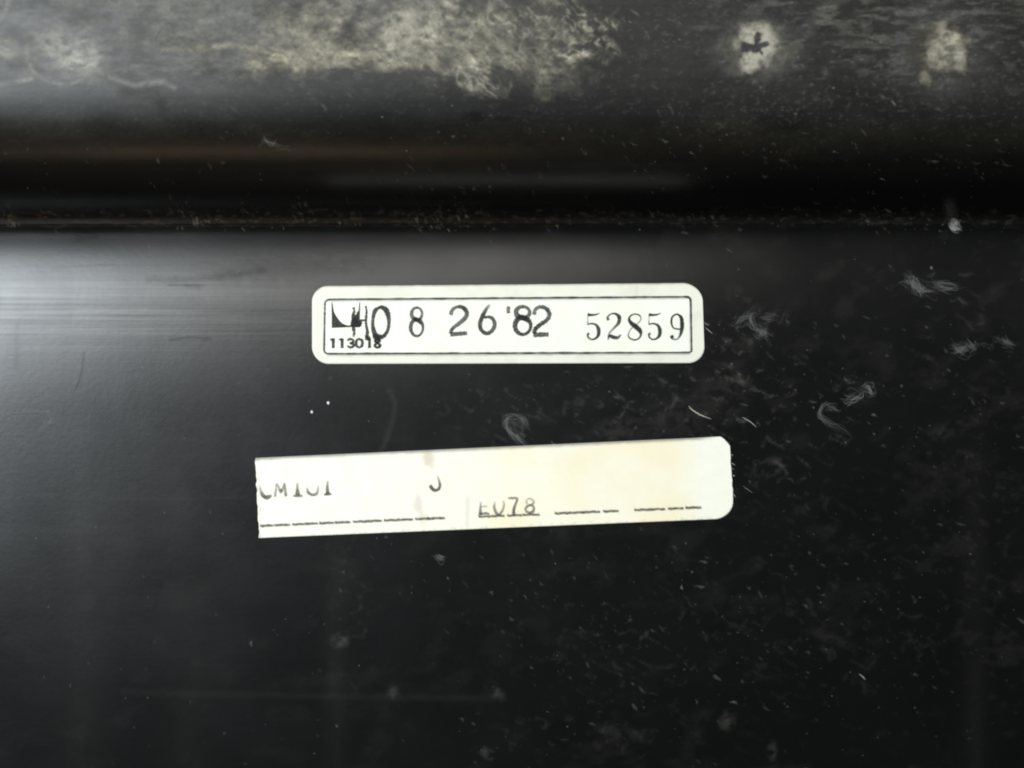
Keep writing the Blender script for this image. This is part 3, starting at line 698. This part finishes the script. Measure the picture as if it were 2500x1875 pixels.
strands("lint_tuft", [[(1785, 795), (1810, 778), (1850, 765)], [(1832, 765), (1836, 790), (1858, 812)], [(1860, 775), (1900, 775)], [(1838, 800), (1862, 812), (1880, 828)]],
        "faint grey lint swirl just right of the stamped date sticker", "lint", 2.2, .17, each=10, spread=6)
strands("lint_tuft", [[(2035, 1010), (2012, 990), (2002, 1010), (2018, 1028), (2045, 1040), (2080, 1062)], [(2010, 995), (2035, 990), (2044, 1008)]],
        "small ring of lint with a tail, right of the paper sticker", "lint", 1.8, .20, each=7, spread=4)
strands("lint_tuft", [[(2325, 845), (2350, 855), (2380, 845)], [(2330, 850), (2355, 862)], [(2365, 838), (2385, 850)], [(2440, 830), (2480, 845)]],
        "loose grey lint patch close to the right edge, level with the stamped date", "lint", 2.2, .18, each=11, spread=6)
strands("lint_tuft", [[(2105, 945), (2125, 948), (2128, 962)], [(2060, 970), (2085, 975), (2110, 955)]],
        "small bright lint knot above the lint ring, right of both stickers", "lint", 2.4, .26, each=9, spread=5)
strands("lint_tuft", [[(1062, 1354), (1075, 1365), (1086, 1368)], [(1068, 1356), (1090, 1362)]],
        "small pale lint scrap on the plastic below the middle of the paper sticker", "lint", 2.2, .30, each=6, spread=2.5)
strands("lint_tuft", [[(640, 330), (652, 345), (668, 350), (678, 335)], [(630, 365), (650, 350), (690, 362), (712, 362)]],
        "thin grey lint squiggle on the slope between rim and groove, left of centre", "lint", 1.7, .20, each=4, spread=2.5)
strands("lint_tuft", [[(2318, 535), (2338, 540), (2330, 552), (2350, 562)], [(2322, 540), (2330, 558), (2352, 560)]],
        "cream lint crumb sitting in the groove near the right edge", "lint", 2.6, .45, each=10, spread=3)
def crumb(x, y, r, label):
    import bmesh
    X, Y, Z = [float(v) for v in on_surface(np.array(x), np.array(y))]
    bm = bmesh.new(); bmesh.ops.create_icosphere(bm, subdivisions=2, radius=r / K)
    for v in bm.verts:
        v.co *= 1 + .35 * (rng.random() - .5); v.co.z *= .55; v.co.y *= 1.35
        v.co.x, v.co.y = v.co.x * .9 - v.co.y * .35, v.co.y * .9 + v.co.x * .35
    me = bpy.data.meshes.new("crumb"); bm.to_mesh(me); bm.free()
    for p in me.polygons: p.use_smooth = True
    me.materials.append(M_crumb)
    o = bpy.data.objects.new("crumb", me); S.collection.objects.link(o); o.location = (X, Y, Z + r / K * .4); o.rotation_euler = (0, 0, 0)
    tag(o, label, "crumb", "white crumbs")
M_crumb, _, _b = new_mat("chalky_white"); _b.inputs["Base Color"].default_value = (.62, .62, .62, 1); _b.inputs["Roughness"].default_value = .8
crumb(802, 984, 3.4, "white crumb below the stamped date sticker's left end, the upper of the two")
crumb(762, 1006, 3.4, "white crumb below the stamped date sticker's left end, the lower of the two")
# frayed paper hairs at the cut ends of the stickers
for q in ([(1784, 1108), (1790, 1114)], [(1786, 1130), (1794, 1136)], [(1786, 1142), (1791, 1147)], [(1789, 1205), (1796, 1214)], [(1788, 1160), (1794, 1163)], [(1344, 1076), (1352, 1083), (1362, 1088)]):
    strands("frayed_hair", [q], None, None, 2.2, .6, each=1, spread=1.5, parent=paper_label)
for q in ([(1719, 786), (1725, 792), (1732, 794)], [(1722, 800), (1740, 815)]):
    strands("frayed_hair", [q], None, None, 2.0, .45, each=1, spread=1.5, parent=date_label)

S.render.engine = 'CYCLES'
S.cycles.pixel_filter_type = 'BLACKMAN_HARRIS'; S.cycles.filter_width = 2.1   # the phone lens is a little soft
S.cycles.transparent_max_bounces = 16
